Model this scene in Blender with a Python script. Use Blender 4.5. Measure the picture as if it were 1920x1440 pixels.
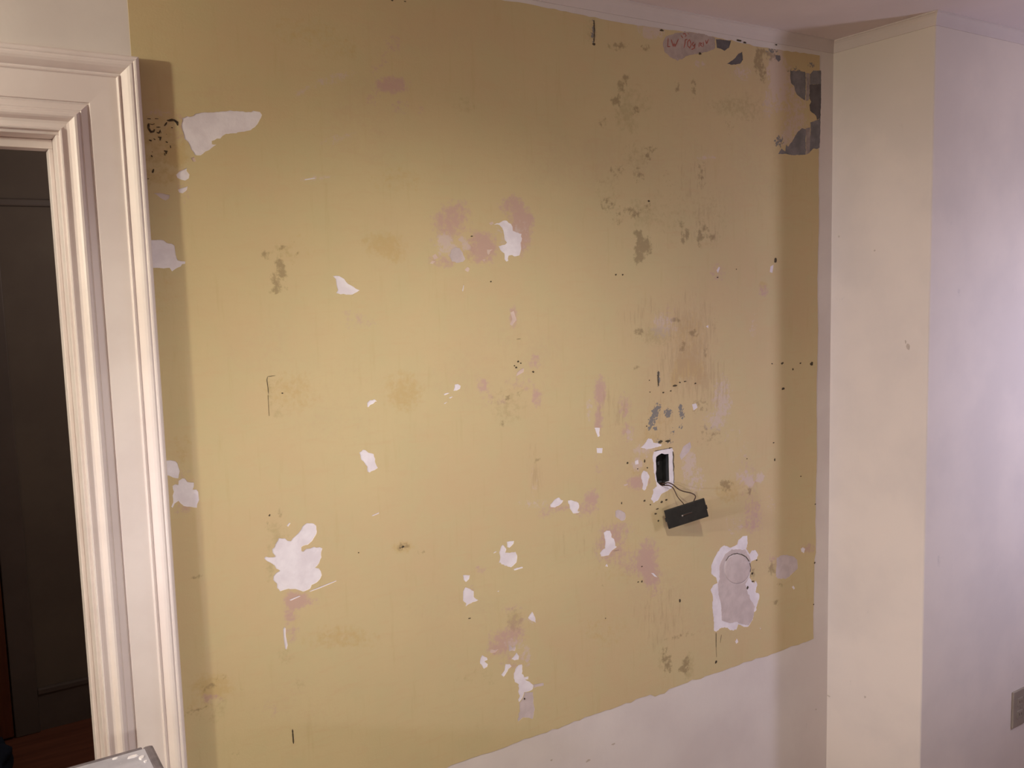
import bpy, bmesh, math, random
import numpy as np
from mathutils import Vector, Matrix
from mathutils.geometry import delaunay_2d_cdt

for o in list(bpy.data.objects):
    bpy.data.objects.remove(o, do_unlink=True)
scene = bpy.context.scene
C = scene.collection
random.seed(7)

# ------------------------------------------------------------------ camera
# X runs along the stripped wall, Y points into it (its face is Y = 0), Z is up.
EYE = 1.75            # camera height
DIST = 1.90           # camera distance from the stripped wall
FPX = 1690.0          # focal length in pixels of a 1920 x 1440 frame
dn = np.array([439, 15880, FPX]); dn /= np.linalg.norm(dn)
wv = np.array([2660, -253, FPX]); wv -= dn * (wv @ dn); wv /= np.linalg.norm(wv)
nv = np.cross(dn, wv)
if nv[2] < 0:
    nv = -nv
cam_d = bpy.data.cameras.new('camera')
cam = bpy.data.objects.new('camera', cam_d)
C.objects.link(cam)
cam_d.sensor_fit = 'HORIZONTAL'; cam_d.sensor_width = 36.0
cam_d.lens = 36.0 * FPX / 1920.0
cam_d.clip_start = 0.02
m = Matrix.Identity(4)
cols = [(wv[0], nv[0], -dn[0]), (-wv[1], -nv[1], dn[1]), (-wv[2], -nv[2], dn[2])]
for j, c in enumerate(cols):
    for i in range(3):
        m[i][j] = c[i]
m[0][3], m[1][3], m[2][3] = 0.0, -DIST, EYE
cam.matrix_world = m
scene.camera = cam

# ------------------------------------------------------------------ world, lamps, exposure
world = bpy.data.worlds.new('world'); scene.world = world
world.use_nodes = True
bg = world.node_tree.nodes['Background']
bg.inputs['Color'].default_value = (0.02, 0.018, 0.018, 1); bg.inputs['Strength'].default_value = 1.0

def lamp(name, kind, loc, energy, color, radius, aim=None, size=None, blend=None):
    d = bpy.data.lights.new(name, kind)
    d.energy = energy; d.color = color; d.shadow_soft_size = radius
    if kind == 'SPOT':
        d.spot_size = math.radians(size); d.spot_blend = blend
    o = bpy.data.objects.new(name, d); C.objects.link(o); o.location = loc
    if aim:
        o.rotation_euler = (Vector(aim) - Vector(loc)).to_track_quat('-Z', 'Y').to_euler()
    return o

# a recessed ceiling downlight, a lamp on the left, a cooler one on the right, and added fill lights
lamp('ceiling_downlight', 'SPOT', (0.90, -1.35, 2.46), 62, (1.0, 0.97, 0.86), 0.02, (0.95, -0.40, 1.0), 95, 1.0)
lamp('left_wall_lamp', 'POINT', (-1.50, -0.80, 2.12), 97, (1.0, 0.965, 0.745), 0.05)
lamp('left_fill_spot', 'SPOT', (-1.50, -0.95, 1.50), 152, (0.74, 0.74, 1.0), 0.05, (2.4, -0.2, 1.1), 40, 1.0)  # added unseen fill that brightens the left-facing side of the chase
lamp('front_fill_spot', 'SPOT', (0.40, -2.30, 1.20), 36, (1.0, 0.98, 0.86), 0.06, (1.45, 0.0, 0.8), 86, 1.0)  # added front fill for the stripped wall and its corner, not a real lamp
lamp('right_lamp', 'POINT', (3.32, -1.52, 1.66), 28.5, (0.85, 0.82, 1.0), 0.11)
lamp('right_fill_spot', 'SPOT', (3.42, -1.65, 1.35), 34, (0.68, 0.69, 1.0), 0.08, (3.0, -0.34, 1.15), 80, 1.0)  # added fill to brighten the lower front of the chase
lamp('hall_fill', 'POINT', (0.95, 1.10, 2.10), 15, (1.0, 0.88, 0.82), 0.10)  # added ambient fill that lifts the dark hall, no source seen there

vs = scene.view_settings
vs.view_transform = 'Standard'; vs.look = 'None'; vs.gamma = 1.0
vs.use_curve_mapping = False
vs.exposure = -0.07

# ------------------------------------------------------------------ measuring helpers
def pix(x, y, off=0.0, plane='back'):
    """metric (X, Z) on the stripped wall (or `off` metres in front of it)"""
    v = np.array([x - 960.0, y - 720.0, FPX])
    r = (v @ wv, v @ nv, -(v @ dn))
    t = (DIST - off) / r[1]
    return (r[0] * t, r[2] * t + EYE)

def zp(x0, y0, s, pts):
    """outline read from an enlargement of the photograph -> wall metres"""
    return [pix(x0 + a / s, y0 + b / s) for a, b in pts]

# ------------------------------------------------------------------ mesh helpers
def obj(name, verts, faces, mat=None, parent=None, smooth=False):
    me = bpy.data.meshes.new(name)
    me.from_pydata([tuple(v) for v in verts], [], [tuple(f) for f in faces])
    me.update()
    bm = bmesh.new(); bm.from_mesh(me)
    bmesh.ops.recalc_face_normals(bm, faces=bm.faces); bm.to_mesh(me); bm.free()
    if smooth:
        for p in me.polygons: p.use_smooth = True
    if mat: me.materials.append(mat)
    o = bpy.data.objects.new(name, me); C.objects.link(o)
    if parent: o.parent = parent
    return o

def from_bm(name, bm, mat=None, parent=None, smooth=False):
    bmesh.ops.recalc_face_normals(bm, faces=bm.faces)
    me = bpy.data.meshes.new(name); bm.to_mesh(me); bm.free()
    if smooth:
        for p in me.polygons: p.use_smooth = True
    if mat: me.materials.append(mat)
    o = bpy.data.objects.new(name, me); C.objects.link(o)
    if parent: o.parent = parent
    return o

def empty(name, loc=(0, 0, 0)):
    o = bpy.data.objects.new(name, None); C.objects.link(o); o.location = loc
    o.empty_display_size = 0.05
    return o

def tag(o, label=None, cat=None, group=None, kind=None):
    if label: o['label'] = label
    if cat: o['category'] = cat
    if group: o['group'] = group
    if kind: o['kind'] = kind
    return o

def add_box(bm, lo, hi, bevel=0.0, seg=2, mat4=None):
    r = bmesh.ops.create_cube(bm, size=1.0)
    vs_ = r['verts']
    for v in vs_:
        v.co = Vector([(lo[i] + hi[i]) / 2 + v.co[i] * (hi[i] - lo[i]) for i in range(3)])
    if bevel:
        es = set(e for v in vs_ for e in v.link_edges)
        rb = bmesh.ops.bevel(bm, geom=list(es), offset=bevel, segments=seg, affect='EDGES', profile=0.5)
        vs_ = list(set(rb['verts']) | set(v for v in vs_ if v.is_valid))
    if mat4 is not None:
        bmesh.ops.transform(bm, matrix=mat4, verts=[v for v in vs_ if v.is_valid])
    return vs_

def box(name, lo, hi, mat, parent=None, bevel=0.0, seg=2, mat4=None, smooth=False):
    bm = bmesh.new(); add_box(bm, lo, hi, bevel, seg, mat4)
    return from_bm(name, bm, mat, parent, smooth)

def inside(px, pz, poly):
    poly = np.asarray(poly); x0, z0 = poly[:, 0], poly[:, 1]
    x1, z1 = np.roll(x0, -1), np.roll(z0, -1)
    res = np.zeros(len(px), bool)
    bb = (px > x0.min()) & (px < x0.max()) & (pz > z0.min()) & (pz < z0.max())
    idx = np.nonzero(bb)[0]
    if not len(idx): return res
    X, Z = px[idx], pz[idx]; c = np.zeros(len(idx), bool)
    for a, b, d, e in zip(x0, z0, x1, z1):
        if b == e: continue
        c ^= ((b > Z) != (e > Z)) & (X < (d - a) * (Z - b) / (e - b) + a)
    res[idx] = c
    return res

def rough(poly, step=0.004, amp=0.0009, seed=0):
    """a torn outline: subdivided edges with small jitter"""
    rng = random.Random(seed); out = []
    n = len(poly)
    for i in range(n):
        a, b = poly[i], poly[(i + 1) % n]
        L = math.hypot(b[0] - a[0], b[1] - a[1]); k = max(1, int(L / step))
        for j in range(k):
            t = j / k; w = amp * (0.4 if j == 0 else 1.0)
            out.append((a[0] + (b[0] - a[0]) * t + rng.gauss(0, w), a[1] + (b[1] - a[1]) * t + rng.gauss(0, w)))
    return out

def tri_region(outers, holes, extra=None):
    """triangles of the union of outers minus holes; returns pts (n,2), tris (m,3)"""
    pts, edges = [], []
    for poly in outers + holes:
        s = len(pts)
        pts += [Vector(p) for p in poly]
        edges += [(s + i, s + (i + 1) % len(poly)) for i in range(len(poly))]
    if extra is not None:
        pts += [Vector(p) for p in extra]
    v, e, f, *_ = delaunay_2d_cdt(pts, edges, [], 0, 1e-7)
    P = np.array([(a.x, a.y) for a in v]); T = np.array(f)
    c = P[T].mean(axis=1)
    keep = np.zeros(len(T), bool)
    for poly in outers: keep |= inside(c[:, 0], c[:, 1], poly)
    for poly in holes: keep &= ~inside(c[:, 0], c[:, 1], poly)
    T = T[keep]
    used = np.unique(T); remap = -np.ones(len(P), int); remap[used] = np.arange(len(used))
    return P[used], remap[T]

def sheet(name, outers, holes, y_front, y_back, mat, parent=None, extra=None):
    """flat sheet with real thickness lying on the wall: front face, and rims down to y_back"""
    P, T = tri_region(outers, holes, extra)
    n = len(P)
    E = {}
    for t in T:
        for a, b in ((t[0], t[1]), (t[1], t[2]), (t[2], t[0])):
            k = (min(a, b), max(a, b)); E[k] = E.get(k, 0) + 1
    rim = [k for k, c in E.items() if c == 1]
    verts = [(p[0], y_front, p[1]) for p in P]
    faces = [tuple(int(i) for i in t) for t in T]
    bmap = {}
    for a, b in rim:
        for q in (a, b):
            if q not in bmap:
                bmap[q] = len(verts); verts.append((P[q][0], y_back, P[q][1]))
        faces.append((int(a), int(b), bmap[b], bmap[a]))
    return obj(name, verts, faces, mat, parent), P

def ribbon(bm, pts, width, y_front, y_back, taper=True, seed=0):
    """a brushed or scratched stroke along wall points: a thin raised strip of uneven width"""
    rng = random.Random(seed)
    pts = [Vector(p) for p in pts]
    dense = []
    for a, b in zip(pts[:-1], pts[1:]):
        k = max(1, int((b - a).length / 0.004))
        for j in range(k): dense.append(a.lerp(b, j / k))
    dense.append(pts[-1])
    rows = []
    for i, p in enumerate(dense):
        d = (dense[min(i + 1, len(dense) - 1)] - dense[max(i - 1, 0)])
        d = d.normalized() if d.length > 1e-9 else Vector((0, 1))
        nrm = Vector((-d.y, d.x))
        w = width * rng.uniform(0.65, 1.15) / 2
        if taper and i in (0, len(dense) - 1): w *= 0.45
        a, b = p + nrm * w, p - nrm * w
        rows.append((bm.verts.new((a.x, y_front, a.y)), bm.verts.new((b.x, y_front, b.y)),
                     bm.verts.new((b.x, y_back, b.y)), bm.verts.new((a.x, y_back, a.y))))
    for r, s in zip(rows[:-1], rows[1:]):
        for k in range(4):
            bm.faces.new((r[k], r[(k + 1) % 4], s[(k + 1) % 4], s[k]))
    bm.faces.new(rows[0]); bm.faces.new(rows[-1])

def blob(bm, c, rx, rz, y_front, y_back, seed=0):
    rng = random.Random(seed); n = 8
    fr, bk = [], []
    for i in range(n):
        a = 2 * math.pi * i / n; k = rng.uniform(0.65, 1.25)
        x, z = c[0] + rx * k * math.cos(a), c[1] + rz * k * math.sin(a)
        fr.append(bm.verts.new((x, y_front, z))); bk.append(bm.verts.new((x, y_back, z)))
    bm.faces.new(fr)
    for i in range(n):
        j = (i + 1) % n
        bm.faces.new((fr[i], fr[j], bk[j], bk[i]))

# ------------------------------------------------------------------ materials
def srgb(r, g, b):
    f = lambda c: c / 12.92 if c <= 0.04045 else ((c + 0.055) / 1.055) ** 2.4
    return (f(r / 255), f(g / 255), f(b / 255), 1.0)

class Mat:
    def __init__(s, name, rough_=0.7, spec=0.3):
        s.m = bpy.data.materials.new(name); s.m.use_nodes = True
        s.nt = s.m.node_tree; s.N = s.nt.nodes; s.L = s.nt.links
        s.b = s.N['Principled BSDF']
        s.b.inputs['Roughness'].default_value = rough_
        s.b.inputs['Specular IOR Level'].default_value = spec
        s.tc = s.N.new('ShaderNodeTexCoord')
    def mapping(s, scale):
        mp = s.N.new('ShaderNodeMapping'); mp.inputs['Scale'].default_value = scale
        s.L.new(s.tc.outputs['Object'], mp.inputs['Vector']); return mp.outputs['Vector']
    def noise(s, scale, detail=4, rough_=0.55, stretch=None, dist=0.0):
        n = s.N.new('ShaderNodeTexNoise'); n.inputs['Scale'].default_value = scale
        n.inputs['Detail'].default_value = detail; n.inputs['Roughness'].default_value = rough_
        n.inputs['Distortion'].default_value = dist
        s.L.new(s.mapping(stretch) if stretch else s.tc.outputs['Object'], n.inputs['Vector'])
        return n.outputs['Fac']
    def ramp(s, fac, a, b, v0=0.0, v1=1.0):
        r = s.N.new('ShaderNodeMapRange'); r.interpolation_type = 'SMOOTHSTEP'
        for k, v in zip(('From Min', 'From Max', 'To Min', 'To Max'), (a, b, v0, v1)): r.inputs[k].default_value = v
        s.L.new(fac, r.inputs['Value']); return r.outputs['Result']
    def math(s, op, a, b):
        n = s.N.new('ShaderNodeMath'); n.operation = op
        for i, v in enumerate((a, b)):
            if isinstance(v, (int, float)): n.inputs[i].default_value = v
            else: s.L.new(v, n.inputs[i])
        return n.outputs[0]
    def mix(s, fac, a, b):
        n = s.N.new('ShaderNodeMix'); n.data_type = 'RGBA'
        for k, v in ((0, fac), (6, a), (7, b)):
            if isinstance(v, (tuple, float, int)): n.inputs[k].default_value = v
            else: s.L.new(v, n.inputs[k])
        return n.outputs[2]
    def attr(s, name):
        n = s.N.new('ShaderNodeAttribute'); n.attribute_name = name; return n.outputs['Fac']
    def color(s, c):
        if isinstance(c, tuple): s.b.inputs['Base Color'].default_value = c
        else: s.L.new(c, s.b.inputs['Base Color'])
    def bump(s, h, strength=0.2, dist=0.002):
        n = s.N.new('ShaderNodeBump'); n.inputs['Strength'].default_value = strength
        n.inputs['Distance'].default_value = dist
        s.L.new(h, n.inputs['Height']); s.L.new(n.outputs['Normal'], s.b.inputs['Normal'])

def paint(name, c1, c2, rough_=0.6, spec=0.3, nscale=3.0, bscale=90, bstr=0.15, c3=None):
    k = Mat(name, rough_, spec)
    col = k.mix(k.ramp(k.noise(nscale, 5), 0.35, 0.65), srgb(*c1), srgb(*c2))
    if c3:
        col = k.mix(k.ramp(k.noise(nscale * 4.7, 6, 0.65), 0.66, 0.80), col, srgb(*c3))
    k.color(col)
    k.bump(k.noise(bscale, 3), bstr, 0.0012)
    return k.m

M = {}
M['wall_white'] = paint('off_white_wall_paint', (222, 212, 208), (214, 203, 200), 0.62, 0.25, 3.5, 60, 0.25, (204, 194, 192))
M['room_wall'] = paint('muted_room_paint', (150, 138, 128), (142, 130, 120), 0.7, 0.2)
M['ceiling_white'] = paint('ceiling_paint', (232, 221, 223), (225, 214, 216), 0.8, 0.15, 2.5, 70, 0.2)
M['cove_paint'] = paint('cove_paint', (216, 204, 202), (208, 196, 194), 0.8, 0.15, 3, 60, 0.1)
M['trim_white'] = paint('gloss_trim_paint', (234, 222, 221), (227, 214, 213), 0.42, 0.35, 6, 40, 0.0)
M['chase_white'] = paint('cream_wall_paint', (226, 214, 205), (216, 205, 198), 0.75, 0.1, 3.0, 40, 0.04, (206, 196, 190))
M['plaster'] = paint('bare_plaster', (236, 228, 234), (224, 214, 221), 0.85, 0.1, 22, 160, 0.35, (206, 198, 206))
M['skim'] = paint('grey_lilac_skim', (206, 190, 189), (194, 178, 177), 0.85, 0.1, 26, 120, 0.35, (182, 166, 160))
M['old_filler'] = paint('old_tan_filler', (184, 166, 158), (170, 152, 144), 0.85, 0.1, 30, 120, 0.35, (160, 142, 130))
M['pinkish'] = paint('pinkish_underpaint', (216, 194, 182), (205, 180, 170), 0.8, 0.1, 40, 160, 0.3)
M['slate'] = paint('slate_grey_board', (138, 133, 136), (118, 114, 118), 0.8, 0.1, 24, 90, 0.35, (96, 92, 95))
M['slate_dark'] = paint('dark_slate_board', (110, 104, 106), (95, 90, 92), 0.8, 0.1, 24, 90, 0.35)
M['seam'] = paint('pale_seam_filler', (168, 156, 154), (150, 138, 136), 0.85, 0.1, 60, 120, 0.4)
M['speck'] = paint('dark_residue', (92, 80, 64), (72, 63, 52), 0.8, 0.1, 200, 200, 0.3)
M['ink'] = paint('faded_black_ink', (96, 82, 62), (62, 54, 48), 0.8, 0.1, 160, 200, 0.3)
M['blue_grey'] = paint('blue_grey_residue', (124, 122, 126), (98, 98, 106), 0.8, 0.1, 160, 200, 0.4)
M['red_ink'] = paint('faded_red_crayon', (172, 104, 92), (160, 94, 84), 0.8, 0.1, 160, 200, 0.3)
M['black_plastic'] = paint('black_plastic', (38, 36, 34), (46, 43, 40), 0.55, 0.3, 40, 200, 0.1)
M['box_dark'] = paint('dark_metal_box', (56, 55, 54), (40, 39, 38), 0.6, 0.4, 30, 120, 0.3)
M['wire'] = paint('brown_wire_sleeve', (84, 62, 50), (66, 48, 40), 0.6, 0.3, 80, 300, 0.2)
M['screw'] = paint('dull_steel', (150, 140, 132), (120, 112, 106), 0.4, 0.5, 80, 300, 0.1)
M['plate'] = paint('taupe_cover_plate', (152, 140, 128), (144, 132, 121), 0.5, 0.35, 20, 200, 0.05)
M['ladder_grey'] = paint('grey_ladder_plastic', (176, 172, 182), (158, 154, 164), 0.5, 0.35, 18, 90, 0.3, (206, 202, 206))
M['ladder_dark'] = paint('dark_ladder_edge', (118, 108, 112), (98, 90, 94), 0.6, 0.3, 30, 90, 0.3, (80, 72, 76))
M['paint_drip'] = paint('dried_white_paint', (232, 226, 228), (218, 212, 216), 0.5, 0.3, 60, 120, 0.2)
M['alu'] = paint('brushed_aluminium', (172, 172, 176), (156, 156, 160), 0.4, 0.5, 12, 120, 0.15)
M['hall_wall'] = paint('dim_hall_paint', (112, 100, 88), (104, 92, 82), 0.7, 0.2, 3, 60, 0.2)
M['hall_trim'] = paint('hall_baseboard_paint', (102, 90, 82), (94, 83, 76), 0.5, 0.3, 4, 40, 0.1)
M['bundle'] = paint('dark_blue_cloth', (46, 52, 66), (38, 42, 54), 0.85, 0.1, 14, 40, 0.5)

def wood(name, c1, c2, along=(2, 40, 40)):
    k = Mat(name, 0.5, 0.3)
    f = k.noise(1.0, 6, 0.6, along, 0.4)
    k.color(k.mix(k.ramp(f, 0.3, 0.7), srgb(*c1), srgb(*c2)))
    k.bump(f, 0.15, 0.001)
    return k.m
M['floor_wood'] = wood('red_brown_floorboards', (126, 76, 56), (104, 60, 46), (3, 40, 40))
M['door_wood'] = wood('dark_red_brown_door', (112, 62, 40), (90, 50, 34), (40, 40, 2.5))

def yellow_material():
    k = Mat('old_yellow_wall_paint', 0.72, 0.2)
    n_big = k.noise(2.2, 4, 0.5)
    n_mid = k.noise(9, 6, 0.6)
    n_fine = k.noise(70, 6, 0.65)
    n_grain = k.noise(240, 3, 0.6)
    n_vert = k.noise(10, 5, 0.6, (6.0, 6.0, 0.6))
    n_brush = k.noise(12, 5, 0.65, (1.0, 1.0, 5.0), 0.6)
    col = k.mix(k.ramp(n_big, 0.35, 0.65), srgb(204, 184, 142), srgb(202, 178, 139))
    col = k.mix(k.ramp(n_mid, 0.38, 0.70, 0, 0.75), col, srgb(199, 183, 141))
    col = k.mix(k.ramp(n_brush, 0.48, 0.74, 0, 0.6), col, srgb(202, 176, 137))
    col = k.mix(k.ramp(n_vert, 0.54, 0.78, 0, 0.35), col, srgb(190, 168, 124))
    mixn = k.math('ADD', k.math('MULTIPLY', n_fine, 0.62), k.math('MULTIPLY', n_mid, 0.38))
    offs = k.math('SUBTRACT', mixn, 0.5)
    def stain(col, name, c, amount, lo=0.28, hi=0.62, noise=1.5, src=None):
        a = k.attr(name)
        v = k.math('ADD', a, k.math('MULTIPLY', k.math('MULTIPLY', src or offs, noise), k.ramp(a, 0.0, 0.25)))
        return k.mix(k.ramp(v, lo, hi, 0, amount), col, srgb(*c))
    streak = k.math('SUBTRACT', k.noise(42, 6, 0.7, (2.2, 2.2, 0.35)), 0.5)
    col = stain(col, 'tan', (199, 172, 138), 0.55, 0.15, 0.95, 3.0)
    col = stain(col, 'ochre', (192, 160, 106), 0.50, 0.15, 1.0, 3.2)
    col = stain(col, 'pink', (192, 156, 150), 0.75, 0.2, 0.95, 4.0)
    col = stain(col, 'lilac', (206, 186, 180), 0.70, 0.25, 0.85, 4.0)
    col = stain(col, 'streaks', (182, 156, 124), 0.55, 0.3, 0.95, 3.6, streak)
    col = stain(col, 'olive', (168, 150, 110), 0.45, 0.2, 1.0, 3.6)
    col = stain(col, 'grime', (136, 116, 86), 0.60, 0.3, 0.95, 4.6)
    col = stain(col, 'slate', (122, 120, 122), 0.9, 0.48, 0.66, 3.2, k.math('SUBTRACT', k.noise(150, 3, 0.6), 0.5))
    col = k.mix(k.ramp(n_fine, 0.70, 0.82, 0, 0.30), col, srgb(170, 142, 98))
    k.color(col)
    h = k.math('ADD', n_grain, k.math('MULTIPLY', n_brush, 1.2))
    k.bump(h, 0.18, 0.0012)
    return k.m
M['yellow'] = yellow_material()

# ------------------------------------------------------------------ the setting
CEIL = 2.488
CORNER = 2.438          # where the stripped wall meets the chase
CHASE_Y = -0.343        # front of the chase
DX0, DX1 = -0.58, 0.219 # clear door opening between jambs
DZ = 2.057
XL, XR, YF, YH = -2.3, 4.3, -3.7, 2.15
WT = 0.14               # wall thickness

# opening of the wall box, traced as the ragged plaster hole
HOLE = zp(1160, 820, 7.2, [(505,265),(535,240),(580,215),(620,228),(680,222),(684,300),(685,400),(688,500),(690,590),(640,606),(632,648),(592,664),(552,640),(515,600),(508,545),(498,490),(506,440),(505,380),(500,320)])

def wall_back():
    bx0, bx1, bz1 = DX0 - 0.02, DX1 + 0.02, DZ + 0.02
    outer = [(XL, 0), (bx0, 0), (bx0, bz1), (bx1, bz1), (bx1, 0), (XR, 0), (XR, CEIL), (XL, CEIL)]
    P, T = tri_region([outer], [HOLE])
    n = len(P); E = {}
    for t in T:
        for a, b in ((t[0], t[1]), (t[1], t[2]), (t[2], t[0])):
            kk = (min(a, b), max(a, b)); E[kk] = E.get(kk, 0) + 1
    verts = [(p[0], 0, p[1]) for p in P] + [(p[0], WT, p[1]) for p in P]
    faces = [tuple(map(int, t)) for t in T] + [tuple(int(i) + n for i in t) for t in T]
    for (a, b), c in E.items():
        if c == 1: faces.append((int(a), int(b), int(b) + n, int(a) + n))
    o = obj('wall_back', verts, faces, M['wall_white'])
    return tag(o, 'off-white wall with a large stripped area of old yellow paint', kind='structure')
WALL = wall_back()

fl = box('floor', (XL - .1, YF - .1, -0.08), (XR + .1, YH + .1, 0.0), M['floor_wood'])
tag(fl, 'red-brown wooden floor running on through the doorway', kind='structure')
tag(box('ceiling', (XL - .1, YF - .1, CEIL), (XR + .1, WT, CEIL + 0.1), M['ceiling_white']), 'plain off-white ceiling above the stripped wall', kind='structure')
bm = bmesh.new()
add_box(bm, (CORNER, CHASE_Y, 0), (XR, 0.0, CEIL))
es = [e for e in bm.edges if all(abs(v.co.x - CORNER) < 1e-6 and abs(v.co.y - CHASE_Y) < 1e-6 for v in e.verts)]
bmesh.ops.bevel(bm, geom=es, offset=0.005, segments=4, affect='EDGES', profile=0.5)
wr = from_bm('wall_right', bm, M['chase_white'])
tag(wr, 'cream painted boxed-out wall to the right of the stripped wall', kind='structure')
tag(box('wall_left', (XL - .1, YF, 0), (XL, 0, CEIL), M['room_wall']), 'muted side wall of the room', kind='structure')
tag(box('wall_front', (XL, YF - .1, 0), (XR, YF, CEIL), M['room_wall']), 'muted wall behind the camera', kind='structure')
tag(box('wall_far_right', (XR, YF, 0), (XR + .1, 0, CEIL), M['room_wall']), 'muted end wall of the room', kind='structure')

# hall seen through the doorway
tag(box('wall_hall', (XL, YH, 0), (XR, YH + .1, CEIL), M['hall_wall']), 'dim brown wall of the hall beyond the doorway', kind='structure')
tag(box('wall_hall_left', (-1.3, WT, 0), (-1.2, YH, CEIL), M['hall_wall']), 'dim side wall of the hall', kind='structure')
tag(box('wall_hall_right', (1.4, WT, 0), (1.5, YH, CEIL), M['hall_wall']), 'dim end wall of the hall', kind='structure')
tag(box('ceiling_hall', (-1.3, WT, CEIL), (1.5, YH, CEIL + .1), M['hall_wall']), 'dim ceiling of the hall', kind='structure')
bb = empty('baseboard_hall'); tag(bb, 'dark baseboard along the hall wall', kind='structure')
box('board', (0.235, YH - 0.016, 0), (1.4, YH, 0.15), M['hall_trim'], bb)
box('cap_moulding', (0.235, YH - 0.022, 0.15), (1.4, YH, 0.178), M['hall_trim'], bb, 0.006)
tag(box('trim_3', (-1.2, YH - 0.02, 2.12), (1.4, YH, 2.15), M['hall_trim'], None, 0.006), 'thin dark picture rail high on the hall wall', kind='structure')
d2 = empty('door_2', (-0.2, YH, 0)); tag(d2, 'dark red-brown panelled door in the hall wall', kind='structure')
def dpart(nm, lo, hi, mt, bev=0.0):
    o = box(nm, [lo[0] + .2, lo[1] - YH, lo[2]], [hi[0] + .2, hi[1] - YH, hi[2]], mt, d2, bev); return o
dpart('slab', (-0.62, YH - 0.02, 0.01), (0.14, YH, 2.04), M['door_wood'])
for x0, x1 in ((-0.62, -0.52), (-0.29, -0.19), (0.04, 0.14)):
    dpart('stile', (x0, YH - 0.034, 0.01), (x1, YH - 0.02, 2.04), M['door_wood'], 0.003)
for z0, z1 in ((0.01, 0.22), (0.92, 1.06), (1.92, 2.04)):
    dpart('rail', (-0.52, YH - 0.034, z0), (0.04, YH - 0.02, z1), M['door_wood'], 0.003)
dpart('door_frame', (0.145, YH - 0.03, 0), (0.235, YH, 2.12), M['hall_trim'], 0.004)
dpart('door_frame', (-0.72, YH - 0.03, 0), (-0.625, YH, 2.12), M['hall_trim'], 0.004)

# ------------------------------------------------------------------ door casing of the near doorway
PROF = [(0,0),(0,.010),(.0012,.0125),(.0035,.0130),(.005,.0105),(.008,.0088),(.013,.0082),(.018,.0095),(.0195,.0130),
        (.0225,.0185),(.026,.0212),(.030,.0212),(.034,.0185),(.036,.0152),(.0375,.0150),(.039,.0160),(.041,.0150),(.046,.0120),
        (.051,.0085),(.0525,.0060),(.0545,.0065),(.0555,.0112),(.058,.0117),(.104,.0117),(.1055,.0122),(.1065,.0148),(.108,.0158),(.1095,.0148),
        (.1105,.0122),(.113,.0118),(.1145,.0150),(.118,.0215),(.1225,.0268),(.127,.0295),(.131,.0302),(.1335,.0288),(.1345,.0288),(.136,.0304),
        (.139,.0310),(.142,.0300),(.1445,.0275),(.146,.0235),(.146,0)]
CX = 0.2245; CXL = DX0 - 0.006; CZ = 2.063
trim = empty('trim_1', (0, 0, 0)); tag(trim, 'white moulded casing around the dark doorway', kind='structure')
def casing(name, p0, p1):
    v, f = [], []
    for t, h in PROF: v.append(p0(t, h))
    for t, h in PROF: v.append(p1(t, h))
    n = len(PROF)
    for i in range(n - 1): f.append((i, i + 1, n + i + 1, n + i))
    f.append(tuple(range(n))); f.append(tuple(range(2 * n - 1, n - 1, -1)))
    o = obj(name, v, f, M['trim_white'], trim, True)
    o.data.set_sharp_from_angle(angle=math.radians(16)); return o
casing('casing_side', lambda t, h: (CX + t, -h, 0), lambda t, h: (CX + t, -h, CZ + t))
casing('casing_side', lambda t, h: (CXL - t, -h, 0), lambda t, h: (CXL - t, -h, CZ + t))
casing('casing_head', lambda t, h: (CXL - t, -h, CZ + t), lambda t, h: (CX + t, -h, CZ + t))
def tbox(nm, lo, hi, bev=0.0015): return box(nm, lo, hi, M['trim_white'], trim, bev)
tbox('jamb', (DX1, 0.0, 0), (DX1 + .02, WT, DZ)); tbox('jamb', (DX0 - .02, 0.0, 0), (DX0, WT, DZ))
tbox('head_jamb', (DX0 - .02, 0.0, DZ), (DX1 + .02, WT, DZ + .02))
tbox('door_stop', (DX1 - .008, 0.055, 0), (DX1, 0.095, DZ - .018)); tbox('door_stop', (DX0, 0.055, 0), (DX0 + .008, 0.095, DZ - .018))
tbox('door_stop', (DX0, 0.055, DZ - .018), (DX1, 0.095, DZ))

# ------------------------------------------------------------------ small cove under the ceiling
cove = empty('trim_2'); tag(cove, 'narrow painted cove strip between walls and ceiling', kind='structure')
CP = [(0, 0.036), (0.0025, 0.036), (0.0035, 0.030), (0.005, 0.020), (0.008, 0.011), (0.012, 0.005), (0.015, 0.003), (0.015, 0.0), (0, 0)]
def cove_run(p0, p1):
    v = [p0(o, h) for o, h in CP] + [p1(o, h) for o, h in CP]; n = len(CP)
    f = [(i, (i + 1) % n, n + (i + 1) % n, n + i) for i in range(n)] + [tuple(range(n)), tuple(range(2 * n - 1, n - 1, -1))]
    return obj('cove_strip', v, f, M['cove_paint'], cove)
cove_run(lambda o, h: (XL, -o, CEIL - h), lambda o, h: (CORNER - o, -o, CEIL - h))
cove_run(lambda o, h: (CORNER - o, -o, CEIL - h), lambda o, h: (CORNER - o, CHASE_Y - o, CEIL - h))
cove_run(lambda o, h: (CORNER - o, CHASE_Y - o, CEIL - h), lambda o, h: (XR, CHASE_Y - o, CEIL - h))

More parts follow.
